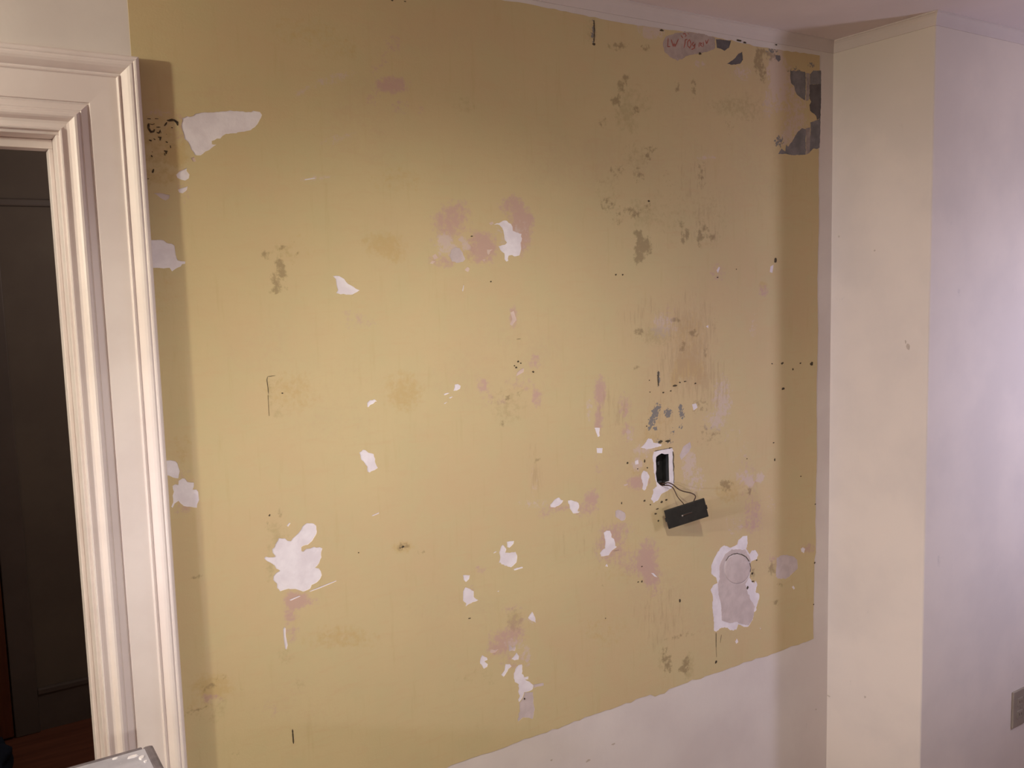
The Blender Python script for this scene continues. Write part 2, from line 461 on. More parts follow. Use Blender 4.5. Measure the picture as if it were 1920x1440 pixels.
# ------------------------------------------------------------------ flaked patches (outlines in wall metres)
ZA = (240, 170, 6.26); ZC = (280, 820, 9.0); ZD = (440, 420, 6.857); ZE = (460, 660, 6.0); ZF = (760, 640, 6.0)
ZG = (480, 960, 5.333); ZH = (960, 860, 6.0); ZI = (780, 960, 3.428); ZJ = (840, 1120, 5.536); ZK = (1280, 960, 4.8)
ZL = (1160, 820, 7.2); ZM = (1340, 60, 5.5385); ZN = (780, 360, 8.0); ZO = (1180, 20, 8.0); ZT = (0, 0, 1.0); ZR = (1200, 680, 8.0); ZQ=(1060,660,6.545)
PATCH = [  # name, material, enlargement, outline
 ('plaster_patch','plaster',ZG,[(78,460),(95,445),(130,452),(195,445),(165,410),(160,370),(190,320),(215,290),(225,258),(260,265),(290,262),(310,285),(350,290),(385,245),(450,170),(480,130),(530,110),(580,115),(600,140),(607,190),(590,240),(560,290),(520,325),(470,335),(450,350),(450,385),(470,395),(500,365),(540,360),(575,345),(600,355),(640,350),(660,365),(650,400),(655,450),(630,510),(590,555),(625,565),(645,590),(655,630),(640,670),(610,700),(560,730),(540,765),(490,790),(440,785),(370,770),(320,770),(280,780),(240,790),(210,755),(205,715),(170,680),(175,640),(200,610),(240,585),(200,565),(185,535),(160,515),(110,495)]),
 ('plaster_patch','plaster',ZA,[(632,325),(690,300),(760,300),(790,270),(900,258),(1030,252),(1150,245),(1200,232),(1270,238),(1380,250),(1500,240),(1550,250),(1570,285),(1545,345),(1520,390),(1490,430),(1440,465),(1330,485),(1240,500),(1150,510),(1110,530),(1080,560),(1040,560),(985,590),(980,630),(1040,635),(960,690),(880,735),(820,765),(785,755),(765,720),(740,690),(720,640),(700,600),(660,570),(650,500),(625,430)]),
 ('plaster_patch','plaster',ZA,[(560,985),(600,950),(645,925),(690,905),(690,940),(722,985),(715,1030),(670,1050),(620,1045),(580,1025)]),
 ('plaster_patch','plaster',ZA,[(585,1165),(640,1140),(700,1122),(690,1165),(640,1205),(600,1195)]),
 ('plaster_patch','skim',ZA,[(300,1205),(400,1203),(490,1225),(485,1265),(440,1295),(400,1270),(330,1220)]),
 ('plaster_patch','pinkish',ZA,[(740,790),(775,775),(800,830),(760,835)]),
 ('plaster_patch','plaster',ZT,[(281,450),(302,450),(327,460),(329,478),(333,488),(347,490),(347,495),(329,503),(322,509),(318,502),(300,503),(282,502)]),
 ('plaster_patch','plaster',ZC,[(200,390),(340,385),(440,400),(480,440),(490,500),(520,560),(500,640),(490,690),(400,680),(290,640),(200,600)]),
 ('plaster_patch','plaster',ZC,[(490,740),(560,690),(600,695),(640,750),(700,755),(755,760),(750,830),(730,880),(790,880),(830,920),(835,1060),(810,1130),(805,1190),(720,1175),(580,1165),(530,1110),(490,1070),(430,1120),(390,1195),(365,1170),(400,1090),(395,980),(400,870),(390,820),(430,790),(490,800)]),
 ('plaster_patch','plaster',ZD,[(1262,670),(1300,668),(1340,668),(1410,705),(1430,745),(1490,785),(1560,830),(1608,850),(1570,880),(1490,910),(1430,912),(1360,905),(1300,888),(1325,850),(1310,780),(1295,710)]),
 ('plaster_patch','plaster',ZE,[(1370,570),(1400,540),(1450,528),(1482,556),(1440,580),(1400,595),(1385,622),(1370,615)]),
 ('plaster_patch','plaster',ZE,[(1282,1130),(1320,1098),(1350,1105),(1385,1130),(1440,1150),(1455,1200),(1465,1255),(1490,1305),(1450,1330),(1400,1355),(1375,1345),(1365,1290),(1330,1235),(1300,1210),(1290,1160)]),
 ('plaster_patch','plaster',ZF,[(555,485),(590,478),(620,500),(615,535),(580,550),(540,555),(550,520)]),
 ('plaster_patch','pinkish',ZF,[(1240,392),(1255,350),(1300,310),(1335,300),(1330,345),(1280,375)]),
 ('plaster_patch','plaster',ZH,[(425,520),(450,490),(475,460),(500,442),(535,440),(545,462),(575,468),(560,500),(520,530),(480,550),(430,545)]),
 ('plaster_patch','plaster',ZH,[(625,470),(660,462),(700,475),(745,495),(755,530),(740,570),(735,590),(765,598),(740,610),(690,615),(665,585),(645,540),(630,500)]),
 ('plaster_patch','skim',ZH,[(1160,590),(1190,572),(1230,585),(1270,610),(1280,655),(1265,690),(1235,700),(1190,675),(1165,655)]),
 ('plaster_patch','plaster',ZH,[(1030,830),(1060,805),(1100,810),(1120,850),(1115,880),(1145,905),(1160,950),(1160,980),(1180,990),(1130,1030),(1105,1055),(1085,1085),(1030,1100),(1000,1100),(988,1060),(1010,1030),(1045,1010),(1045,960),(1045,910),(1035,870)]),
 ('plaster_patch','plaster',ZH,[(1455,170),(1480,130),(1520,150),(1545,190),(1530,250),(1520,300),(1490,360),(1465,340),(1470,280),(1450,220)]),
 ('plaster_patch','plaster',ZI,[(582,190),(630,185),(625,205),(600,230),(585,225)]),
 ('plaster_patch','plaster',ZI,[(545,220),(555,208),(580,240),(575,262),(600,262),(640,255),(650,290),(645,325),(610,355),(570,345),(530,325),(540,290),(538,245)]),
 ('plaster_patch','plaster',ZI,[(625,365),(680,350),(688,358),(630,376)]),
 ('plaster_patch','plaster',ZI,[(300,405),(345,405),(340,430),(320,450),(305,435)]),
 ('plaster_patch','plaster',ZI,[(315,482),(345,492),(370,510),(370,545),(400,565),(365,578),(340,590),(318,608),(322,585),(300,570),(300,520)]),
 ('plaster_patch','plaster',ZI,[(718,678),(745,640),(765,675),(770,712),(735,695)]),
 ('plaster_patch','plaster',ZJ,[(355,600),(400,625),(410,650),(375,665),(412,690),(405,720),(370,745),(355,710),(330,685),(335,630)]),
 ('plaster_patch','pinkish',ZJ,[(430,570),(440,540),(480,545),(525,530),(490,570),(455,578)]),
 ('plaster_patch','skim',ZJ,[(628,490),(650,500),(665,525),(690,500),(700,520),(690,560),(660,550),(630,560)]),
 ('plaster_patch','plaster',ZJ,[(655,640),(690,600),(710,570),(735,610),(730,645),(690,655)]),
 ('plaster_patch','plaster',ZJ,[(595,690),(640,690),(660,715),(625,745),(600,790),(575,825),(550,800),(585,755),(590,720)]),
 ('plaster_patch','plaster',ZJ,[(680,790),(695,745),(730,700),(765,695),(770,740),(765,790),(790,825),(835,815),(830,850),(800,855),(850,880),(885,910),(880,950),(840,975),(790,985),(780,1020),(760,1060),(735,1090),(725,1060),(745,1020),(725,975),(735,940),(730,900),(690,880),(680,840)]),
 ('plaster_patch','skim',ZJ,[(886,905),(940,895),(990,885),(995,915),(940,925),(888,940)]),
 ('plaster_patch','skim',ZJ,[(790,990),(880,980),(885,1100),(900,1160),(880,1260),(830,1250),(780,1245),(725,1290),(720,1260),(745,1180),(738,1095),(765,1062),(784,1022)]),
 ('plaster_patch','plaster',ZK,[(500,250),(540,215),(580,212),(585,270),(570,330),(600,380),(620,345),(650,340),(680,385),(665,425),(620,440),(610,460),(615,520),(600,590),(640,640),(660,612),(670,660),(655,720),(690,745),(680,800),(660,860),(665,880),(640,900),(630,970),(590,1030),(550,1035),(500,1010),(480,1060),(430,1065),(400,1040),(340,1045),(300,1078),(280,1070),(275,960),(265,830),(270,760),(248,700),(270,660),(310,640),(300,590),(258,560),(255,480),(290,400),(340,320),(375,300),(430,320),(490,290)]),
 ('plaster_patch','skim',ZK,[(845,410),(880,390),(930,385),(1000,400),(1030,430),(1035,510),(980,560),(930,600),(860,600),(835,580),(840,500)]),
 ('plaster_patch','plaster',ZK,[(1060,330),(1080,315),(1100,330),(1090,370),(1065,355)]),
 ('plaster_patch','plaster',ZK,[(470,1165),(485,1135),(500,1170),(480,1185)]),
 ('plaster_patch','plaster',ZL,[(470,190),(580,165),(720,140),(735,180),(742,400),(745,620),(720,680),(640,730),(580,760),(555,800),(520,855),(465,885),(430,830),(460,760),(455,700),(515,655),(485,560),(465,400),(455,250)]),
 ('plaster_patch','plaster',ZL,[(290,140),(340,95),(370,60),(400,10),(440,20),(470,70),(580,95),(570,120),(480,140),(380,160)]),
 ('plaster_patch','pinkish',ZL,[(60,640),(110,625),(130,635),(90,660)]),
 ('plaster_patch','plaster',ZL,[(215,320),(260,300),(265,360),(220,370)]),
 ('plaster_patch','skim',ZL,[(820,240),(870,120),(960,60),(980,130),(940,200),(840,310)]),
 ('plaster_patch','plaster',ZN,[(1165,490),(1210,470),(1270,450),(1300,432),(1360,432),(1420,480),(1445,520),(1450,580),(1500,605),(1580,625),(1590,700),(1565,760),(1575,850),(1550,950),(1500,970),(1440,950),(1385,955),(1380,1030),(1350,1045),(1325,1010),(1320,920),(1260,870),(1235,810),(1330,790),(1360,760),(1325,720),(1310,620),(1285,540),(1250,495)]),
 ('plaster_patch','skim',ZN,[(495,960),(530,860),(590,830),(650,840),(700,910),(740,1010),(700,1050),(600,1062),(540,1040)]),
 ('plaster_patch','pinkish',ZN,[(1060,865),(1150,862),(1110,890),(1085,950),(1065,920)]),
 ('plaster_patch','pinkish',ZN,[(240,960),(290,925),(330,990),(270,1015)]),
 ('plaster_patch','pinkish',ZN,[(205,1070),(240,1030),(290,1040),(250,1080)]),
 ('plaster_patch','pinkish',ZN,[(725,1170),(770,1120),(805,1150),(780,1205)]),
 ('plaster_patch','pinkish',ZN,[(1090,470),(1140,440),(1165,470),(1120,500)]),
 ('plaster_patch','pinkish',ZN,[(990,1015),(1040,1005),(1020,1045)]),
 ('plaster_patch','pinkish',ZT,[(956,586),(963,583),(968,600),(960,611),(955,608),(960,598)]),
 ('plaster_patch','plaster',ZQ,[(355,930),(420,930),(415,985),(420,1030),(395,1045),(375,985)]),
 ('plaster_patch','plaster',ZQ,[(380,1175),(455,1178),(450,1240),(385,1240)]),
 ('plaster_patch','plaster',ZT,[(1444,500),(1450,496),(1448,512),(1443,510)]),
 ('plaster_patch','old_filler',ZO,[(498,500),(520,430),(570,375),(700,340),(850,320),(1060,345),(1200,380),(1280,410),(1286,560),(1170,620),(1050,640),(860,680),(790,735),(700,742),(610,695),(520,610)]),
]
CHIPS = [  # little white chips and scratches, too small to be picked apart
 (ZF,[(432,590),(470,578),(500,580),(460,600),(435,608)]),(ZF,[(490,630),(540,615),(510,640),(492,642)]),(ZF,[(432,695),(480,675),(450,700),(435,706)]),
 (ZG,[(305,135),(330,105),(345,110),(320,148)]),(ZG,[(330,875),(430,835),(445,842),(345,887)]),(ZG,[(530,790),(640,745),(800,682),(805,690),(650,757),(540,797)]),
 (ZG,[(270,1170),(285,1145),(297,1165),(297,1230),(317,1330),(305,1375),(290,1365),(275,1270)]),(ZH,[(1250,292),(1300,278),(1300,295),(1265,308)]),
 (ZH,[(1560,1285),(1590,1285),(1640,1335),(1600,1325)]),(ZI,[(495,262),(512,250),(518,256),(500,266)]),(ZI,[(520,508),(535,503),(530,514)]),
 (ZK,[(980,675),(995,660),(1010,685),(1000,700)]),(ZK,[(690,1040),(705,1045),(700,1060)]),(ZT,[(697,966),(711,960),(710,963),(698,968)]),
 (ZT,[(866,545),(869,533),(870,536),(868,547)]),(ZH,[(1045,1210),(1065,1175),(1080,1215)]),(ZT,[(1323,612),(1328,609),(1328,616)]),
 (ZT,[(1343,507),(1348,499),(1350,502),(1346,513)]),(ZT,[(570,336),(590,333),(591,335),(572,338)]),(ZT,[(1297,758),(1305,756),(1308,764),(1300,770)]),
]
SLATE = [
 ('slate',ZM,[(780,400),(930,410),(946,430),(946,520),(944,640),(940,712),(900,690),(850,650),(830,600),(820,560),(790,530),(780,450)]),
 ('slate',ZM,[(985,440),(1020,400),(1105,400),(1105,540),(985,548)]),
 ('slate_dark',ZM,[(985,548),(1105,540),(1104,720),(1098,890),(1060,915),(1057,900),(1050,870),(990,820),(980,760),(1000,725),(982,690)]),
 ('slate',ZM,[(1060,915),(1098,890),(1096,1040),(1090,1200),(1060,1215),(1025,1210),(985,1250),(985,1150),(995,1010),(990,940)]),
 ('slate',ZM,[(655,1270),(690,1210),(730,1240),(740,1165),(760,1190),(800,1140),(850,1050),(905,1000),(945,1010),(945,1275),(800,1280),(740,1265)]),
 ('slate_dark',ZM,[(10,72),(170,92),(150,160),(100,197),(60,175),(20,165)]),
 ('slate_dark',ZM,[(285,205),(292,290),(262,330),(180,340),(125,332),(200,280),(240,230)]),
 ('slate',ZM,[(625,238),(680,245),(685,290),(660,310),(630,280)]),
]
SEAM = (ZM,[(946,425),(985,430),(985,560),(980,690),(970,712),(945,715),(948,560)])
SEAM2 = (ZM,[(945,1000),(992,990),(988,1150),(985,1255),(946,1275)])

holes, patch_polys = [], []
for i, (nm, mt, zoom, pts) in enumerate(PATCH):
    poly = rough(zp(*zoom, pts), 0.005, 0.0009 if len(pts) > 6 else 0.0004, i)
    holes.append(poly); patch_polys.append((nm, mt, poly))
chip_polys = [zp(*z, p) for z, p in CHIPS]; holes += chip_polys
slate_polys = []
for i, (mt, z, p) in enumerate(SLATE):
    poly = rough(zp(*z, p), 0.004, 0.0005, 400 + i); slate_polys.append((mt, poly)); holes.append(poly)
seam_polys = [zp(*SEAM[:1][0], SEAM[1]), zp(*SEAM2[:1][0], SEAM2[1])]
holes += seam_polys

# outline of the stripped yellow area
def yellow_outline():
    rng = random.Random(3); pts = []
    xl, xr, zt, zb = 0.362, 2.372, 2.437, 0.570
    z = zt
    n = 110
    for i in range(n):           # bottom edge, left to right, uneven where the paint was cut in
        x = xl + (xr - 0.008 - xl) * i / n
        dz = 0.002 * math.sin(x * 5.0) + 0.0012 * math.sin(x * 31 + 1) + rng.gauss(0, 0.0012)
        if 1.66 < x < 1.72: dz -= 0.010
        pts.append((x, zb + dz))
    n = 90
    for i in range(n):           # right edge upwards
        zz = zb + (zt - zb) * i / n
        pts.append((xr - 0.007 * (zz < 0.86) + 0.002 * math.sin(zz * 17) + rng.gauss(0, 0.0008), zz))
    n = 110
    for i in range(n):           # top edge, right to left
        x = xr + (xl - xr) * i / n
        pts.append((x, zt + 0.003 * math.sin(x * 11) + rng.gauss(0, 0.001)))
    pts.append((xl, zt))
    return pts
YO = yellow_outline()
g = 0.0065
xs = np.arange(0.366, 2.372, g); zs = np.arange(0.56, 2.44, g)
GX, GZ = np.meshgrid(xs, zs); rngn = np.random.default_rng(5)
grid = np.stack([GX.ravel() + rngn.uniform(-.0018, .0018, GX.size), GZ.ravel() + rngn.uniform(-.0018, .0018, GX.size)], 1)
grid = grid[inside(grid[:, 0], grid[:, 1], YO)]
yel, YP = sheet('yellow_paint', [YO], holes, -0.0011, 0.0, M['yellow'], WALL, grid)
yel['label'] = 'old mottled yellow paint with flaked patches and stains'

# ------------------------------------------------------------------ stains on the yellow paint
ST = []
def S(kind, cx, cy, rx, ry, s=1.0, ang=0.0): ST.append((kind, cx, cy, rx, ry, s, ang))
# pink and lilac under-layers
for a in [(735,160,34,18,1.0),(720,110,20,16,.45),(735,85,22,18,.5),(705,130,14,10,.5),(750,200,18,16,.5),(700,185,14,16,.45),(790,205,10,14,.4),
          (845,415,38,34,.75),(860,395,28,22,.5),(905,465,30,32,1.0),(975,430,24,48,1.05),(960,385,26,22,.7),(990,412,12,16,.8),(830,490,30,14,.6),(870,450,60,26,.5),
          (962,595,10,24,.7),(1003,680,12,16,.5),(1005,745,10,20,.95),(905,722,12,16,.75),(940,750,10,12,.5),(975,720,30,20,.4),(915,745,10,16,.45),
          (1125,740,12,34,1.0),(1122,790,9,26,.9),(1120,870,10,30,.55),(1170,760,14,26,.5),(1175,810,14,20,.5),(1110,935,14,18,.85),(1100,955,24,16,.6),
          (1145,1020,30,40,.8),(1180,1050,24,30,.45),(1215,1050,22,40,.95),(1222,1080,18,26,.8),(1230,1110,14,20,.5),(1195,905,24,14,.95),(1160,990,30,14,.45),
          (555,1125,26,22,1.0),(545,1150,16,22,.8),(545,1180,16,26,.5),(575,1130,24,16,.6),(950,1195,34,20,.75),(935,1215,24,14,.8),(968,1175,18,24,.6),(965,1240,30,20,.4),
          (1400,900,20,50,.35),(1415,960,18,26,.7),(1410,985,22,16,.5),(1515,1030,14,12,.7),(1450,1050,12,18,.4),(345,918,22,42,.5),(345,955,20,12,.6),
          (1050,950,30,10,.6),(1020,962,18,12,.4),(1005,1160,10,8,.4),(958,1140,20,10,.5),(900,1068,14,10,.45),(880,1105,10,14,.5),(395,1310,24,12,.6),
          (1345,510,16,20,.5),(1430,545,10,14,.5),(1255,590,12,30,.4),(345,345,14,50,.4),(335,240,16,30,.4),(540,120,40,14,.2),(655,600,60,24,.25),(500,1330,30,20,.25)]:
    S('pink', *a)
for a in [(833,449,14,9,1.0),(845,462,16,8,.9),(866,448,9,8,1.0),(873,461,9,11,1.0),(1005,945,40,10,.35),(990,1165,10,9,.5),(1000,900,10,34,.4),(1455,130,16,50,.8),(1460,165,20,60,.8),(1482,200,30,60,.45),(1492,232,24,36,.4),(1470,150,26,30,.4),(1440,195,14,30,.7),(1475,255,20,22,.6),
          (1390,140,20,20,.4),(1245,610,26,30,.6),(1355,745,20,44,.65),(1335,790,26,20,.5),(1290,870,14,30,.7),(1405,905,8,10,.95),(1425,895,8,10,1.0),(1445,940,14,30,.4),
          (1395,895,20,16,.6),(1195,870,12,14,.8),(1210,845,22,14,.6),(1300,900,26,30,.4),(1225,60,26,14,.7),(1205,50,12,10,.5),(300,212,30,8,.6),
          (620,150,50,10,.55,-18),(570,170,34,8,.45,-25),(640,258,44,8,.5,-18),(590,335,40,5,.5,-5),(1330,295,26,6,.6),(1310,120,14,8,.5),(960,440,40,40,.3),(835,460,20,24,.6),
          (1105,765,8,26,.5),(1412,610,8,30,.5),(1180,815,8,14,.5),(965,1205,20,12,.5),(985,1230,14,20,.5),(1380,835,40,60,.2),(1370,985,30,20,.35)]:
    S('lilac', *a)
# ochre and tan rubbed areas
for a in [(720,460,46,26,.8),(740,480,24,18,.6),(755,735,40,40,.7),(545,735,60,40,.55),(550,470,50,40,.35),(300,260,60,60,.55),(330,295,26,22,.9),(300,330,50,20,.6),
          (400,1285,44,26,.85),(395,1300,30,12,.8),(375,1320,30,14,.5),(640,1190,60,22,.5),(650,1200,90,20,.35),(755,1025,22,14,.7),(1285,690,22,24,1.0),(1265,710,10,18,.9),(1290,640,40,60,.5),
          (1310,700,16,26,.8),(1240,780,30,40,.4),(1225,830,30,60,.45),(1195,880,20,30,.5),(1365,920,26,24,.75),(1390,905,30,20,.5),(880,470,20,30,.5),(1430,535,8,12,.7),
          (740,340,80,30,.35),(300,540,40,80,.25),(340,840,22,30,.5),(1150,1070,60,30,.25),(640,90,60,30,.3),(560,60,80,40,.3),(1130,1180,60,40,.3)]:
    S('ochre', *a)
for a in [(1280,760,90,240,.6),(1290,640,60,90,.7),(1170,880,60,110,.5),(1420,1000,50,120,.55),(960,660,120,60,.35),(1060,620,100,60,.3),(1330,560,80,60,.4),(930,700,140,110,.35),(1400,130,120,70,.5),
          (680,230,80,100,.45),(420,180,60,40,.4),(860,1150,120,50,.35),(560,1320,120,70,.35),(1240,1120,80,80,.5),(1320,1180,100,40,.4),(1100,300,200,60,.4),(1380,330,120,110,.4),(800,60,160,50,.4),
          (480,640,90,70,.35),(620,760,120,120,.3),(1450,200,70,110,.7),(1300,210,90,60,.35)]:
    S('tan', *a)
for a in [(525,470,26,16,.6),(548,485,12,20,.4),(520,770,18,18,.6),(506,740,5,40,.7),(518,715,14,8,.4),(520,1015,22,36,.55),(505,1060,8,40,.6),(510,985,14,16,.6),
          (1235,630,34,22,.7),(1190,190,40,34,.5),(1170,220,24,24,.7),(1185,240,14,16,.6),(1190,290,30,30,.5),(1210,400,40,34,.5),(1140,360,30,40,.35),(1410,200,60,30,.5),
          (955,755,40,40,.45),(965,1165,16,20,.8),(966,1150,10,14,.6),(900,1270,50,20,.35),(400,1330,50,30,.4),(1245,1240,14,30,.5),(1290,1250,12,30,.6),(1375,200,50,20,.5),
          (1110,60,10,30,.5),(1255,400,40,70,.35),(1330,410,40,70,.3),(870,200,30,20,.4),(535,1230,16,16,.45),(560,1285,14,12,.4),(300,300,40,60,.4)]:
    S('olive', *a)
for a in [(526,502,10,26,1.0,-20),(517,525,9,16,.9,-30),(530,462,10,6,.8,-25),(560,452,16,5,.6,-20),(497,478,8,14,.75),(515,545,16,6,.8),(535,540,14,6,.5),(558,475,4,10,.7),
          (1200,460,12,24,1.0),(1198,480,10,18,.95),(1212,462,12,20,.8),(1195,440,9,10,.8),(1188,400,16,12,.6),(1215,385,9,8,.7),(1170,395,18,14,.6),(1140,385,14,16,.5),(1160,415,14,10,.5),
          (1155,190,12,12,.8),(1165,160,10,18,.7),(1172,145,8,8,.8),(1192,208,8,10,.8),(1130,230,16,14,.6),(1220,280,14,10,.7),(1213,295,7,12,.6),(1160,320,20,12,.5),(1195,330,14,16,.5),
          (1280,445,5,16,.9),(1288,440,4,14,.8),(1312,440,6,24,.8),(1325,435,10,14,.6),(1335,445,7,10,.8),(1275,420,8,6,.7),(1320,420,5,14,.6),(1250,340,12,20,.5),(1315,330,10,30,.5),
          (1160,85,20,8,.8),(1165,93,12,8,.5),(1210,90,10,8,.6),(1420,115,8,26,.8),(1426,100,8,14,.7),(1430,140,6,22,.6),(1445,105,10,12,.6),(1365,240,14,16,.4),(1300,165,6,22,.6),(1270,160,6,14,.5),
          (755,1024,12,8,.8),(790,1036,12,4,.6),(1128,1104,6,10,.7),(1192,690,8,8,.4),(1198,622,10,10,.8),(1240,555,8,10,.4),(1265,600,12,6,.7),(1280,645,8,6,.7),(1300,625,10,8,.7),(1278,655,9,6,.7),
          (1322,660,5,10,.6),(1340,610,6,20,.4),(1310,760,20,16,.5),(1318,800,10,20,.45),(1250,1240,10,22,.7),(1252,1255,8,10,.6),(1285,1245,7,18,.8),(1278,1255,8,6,.7),(1245,1220,6,8,.5),
          (390,1290,20,7,.55,-20),(415,1270,24,6,.5,-15),(455,1292,14,3,.6,10),(370,1330,26,4,.8,-18),(348,1340,16,5,.7,-15),(362,1082,20,4,.7,-10),(445,1410,14,6,.4,-20),
          (1402,920,10,10,.6),(1362,910,12,12,.7),(1355,905,6,6,.8),(1447,1065,8,14,.8),(1455,1130,7,7,.7),(1460,1098,10,6,.4),(1410,1075,6,10,.6),(870,1108,6,6,.4),(950,745,5,10,.8,-20),(975,735,6,10,.7,20),(940,795,6,6,.5),(1005,865,10,4,.6,-30),
          (655,550,10,5,.6),(700,545,14,4,.5,15),(500,985,6,8,.7),(525,960,8,12,.6),(1330,820,30,24,.35),(1285,1190,30,8,.4,-10),(1270,1195,30,4,.5,-12)]:
    S('grime', *a)
for a in [(1228,775,7,14,1.1),(1222,790,6,10,1.0),(1234,762,5,8,.9),(1252,775,8,9,1.1),(1276,765,5,8,1.1),(1278,778,5,9,1.1),(1229,803,4,5,1.2),(1219,790,4,10,.8),(1261,810,3,7,.7),(1276,800,5,5,.7),
          (1112,60,4,26,.9),(1234,710,2.5,15,1.4),(1233,828,5,4,.8),(1255,828,7,4,.7),(1217,800,5,7,.7),(1020,0,1,1,0),(1000,1160,1,1,0),
          (1385,60,30,8,.0),(1448,95,12,6,.7),(1490,135,16,10,.55),(1495,92,6,4,.6),(1522,122,8,6,.7),(1460,265,10,12,.7)]:
    S('slate', *a)
for a in [(1290,640,50,90,.6),(1310,620,40,60,.45),(1270,700,60,60,.5),(1310,700,40,50,.6),(1325,420,40,60,.35),(1300,320,40,60,.35),(1235,790,40,60,.35),(1150,760,40,60,.4),(1340,720,30,60,.5),(1210,600,60,50,.35),(1000,890,20,70,.4),(1110,1010,90,60,.25),(1240,1160,60,70,.4)]:
    S('streaks', *a)
fields = {k: np.zeros(len(yel.data.vertices), np.float32) for k in ('pink','lilac','ochre','tan','olive','grime','slate','streaks')}
VX = np.array([v.co.x for v in yel.data.vertices]); VZ = np.array([v.co.z for v in yel.data.vertices])
for kind, cx, cy, rx, ry, s, ang in ST:
    if s <= 0: continue
    c0 = pix(cx, cy); a = math.radians(ang)
    e1 = pix(cx + rx * math.cos(a), cy + rx * math.sin(a)); e2 = pix(cx - ry * math.sin(a), cy + ry * math.cos(a))
    J = np.array([[e1[0] - c0[0], e2[0] - c0[0]], [e1[1] - c0[1], e2[1] - c0[1]]])
    Ji = np.linalg.inv(J)
    dx, dz = VX - c0[0], VZ - c0[1]
    r = np.hypot(Ji[0, 0] * dx + Ji[0, 1] * dz, Ji[1, 0] * dx + Ji[1, 1] * dz)
    t = np.clip((1.45 - r) / 1.15, 0, 1); val = s * t * t * (3 - 2 * t)
    F = fields[kind]; fields[kind] = np.maximum(F, val) + 0.25 * np.minimum(F, val)
for k, F in fields.items():
    at = yel.data.attributes.new(k, 'FLOAT', 'POINT'); at.data.foreach_set('value', np.clip(F, 0, 1.3).astype(np.float32))

# ------------------------------------------------------------------ what shows through the flakes
for pi, (nm, mt, poly) in enumerate(patch_polys):
    sub = [HOLE] if nm == 'plaster_patch' and mt == 'plaster' else []
    hh = sub if sub and min(p[0] for p in poly) < HOLE[0][0] + .01 < max(p[0] for p in poly) else []
    sheet(nm, [poly], hh, -0.0003 - 0.000006 * pi, 0.0, M[mt], WALL)
tag(sheet('plaster_chips', chip_polys, [], -0.0002, 0.0, M['plaster'], WALL)[0], 'tiny white chips and scratches', kind='stuff')
for mt, poly in slate_polys: sheet('grey_board', [poly], [], -0.0002, 0.0, M[mt], WALL)
for poly in seam_polys: sheet('pale_seam', [poly], [], -0.0006, 0.0, M['seam'], WALL)

# grey skim inside the large lower patch, with the round filled hole
SK = zp(*ZK, [(440,335),(560,335),(598,400),(613,500),(592,590),(560,650),(582,720),(600,770),(648,850),(628,960),(590,1018),(540,1010),(480,985),(420,1000),(352,975),(345,830),(322,740),(315,650),(332,600),(330,480),(380,380)])
def ellipse(cx, cy, rx, ry, n=44): return zp(*ZK, [(cx + rx * math.cos(2 * math.pi * i / n), cy + ry * math.sin(2 * math.pi * i / n)) for i in range(n)])
sheet('skim_patch', [rough(SK, .006, .001, 90)], [ellipse(490, 508, 122, 140)], -0.0012, 0.0, M['skim'], WALL)
DISC = ellipse(489, 512, 117, 134)
P, T = tri_region([DISC], [])
dc = np.mean(DISC, axis=0)
bm = bmesh.new()
rings = []
for rr, yy in ((1.0, 0.0), (1.0, -0.0008), (0.95, -0.0016), (0.8, -0.0022), (0.5, -0.0026), (0.2, -0.0028)):
    rings.append([bm.verts.new((dc[0] + (p[0] - dc[0]) * rr, yy, dc[1] + (p[1] - dc[1]) * rr)) for p in DISC])
for a, b in zip(rings[:-1], rings[1:]):
    for i in range(len(a)):
        j = (i + 1) % len(a); bm.faces.new((a[i], a[j], b[j], b[i]))
bm.faces.new(rings[-1])
o = from_bm('filled_round_hole', bm, M['skim'], WALL, True); o['label'] = 'round plaster plug of an old box hole'
bm = bmesh.new()
ribbon(bm, zp(*ZK, [(385,440),(410,400),(450,378),(490,372),(530,382),(570,405),(597,445)]), 0.0022, -0.0016, 0.0, True, 3)
ribbon(bm, zp(*ZK, [(600,455),(612,500),(606,540)]), 0.0012, -0.0015, 0.0, True, 4)
from_bm('crack_line', bm, M['speck'], WALL)

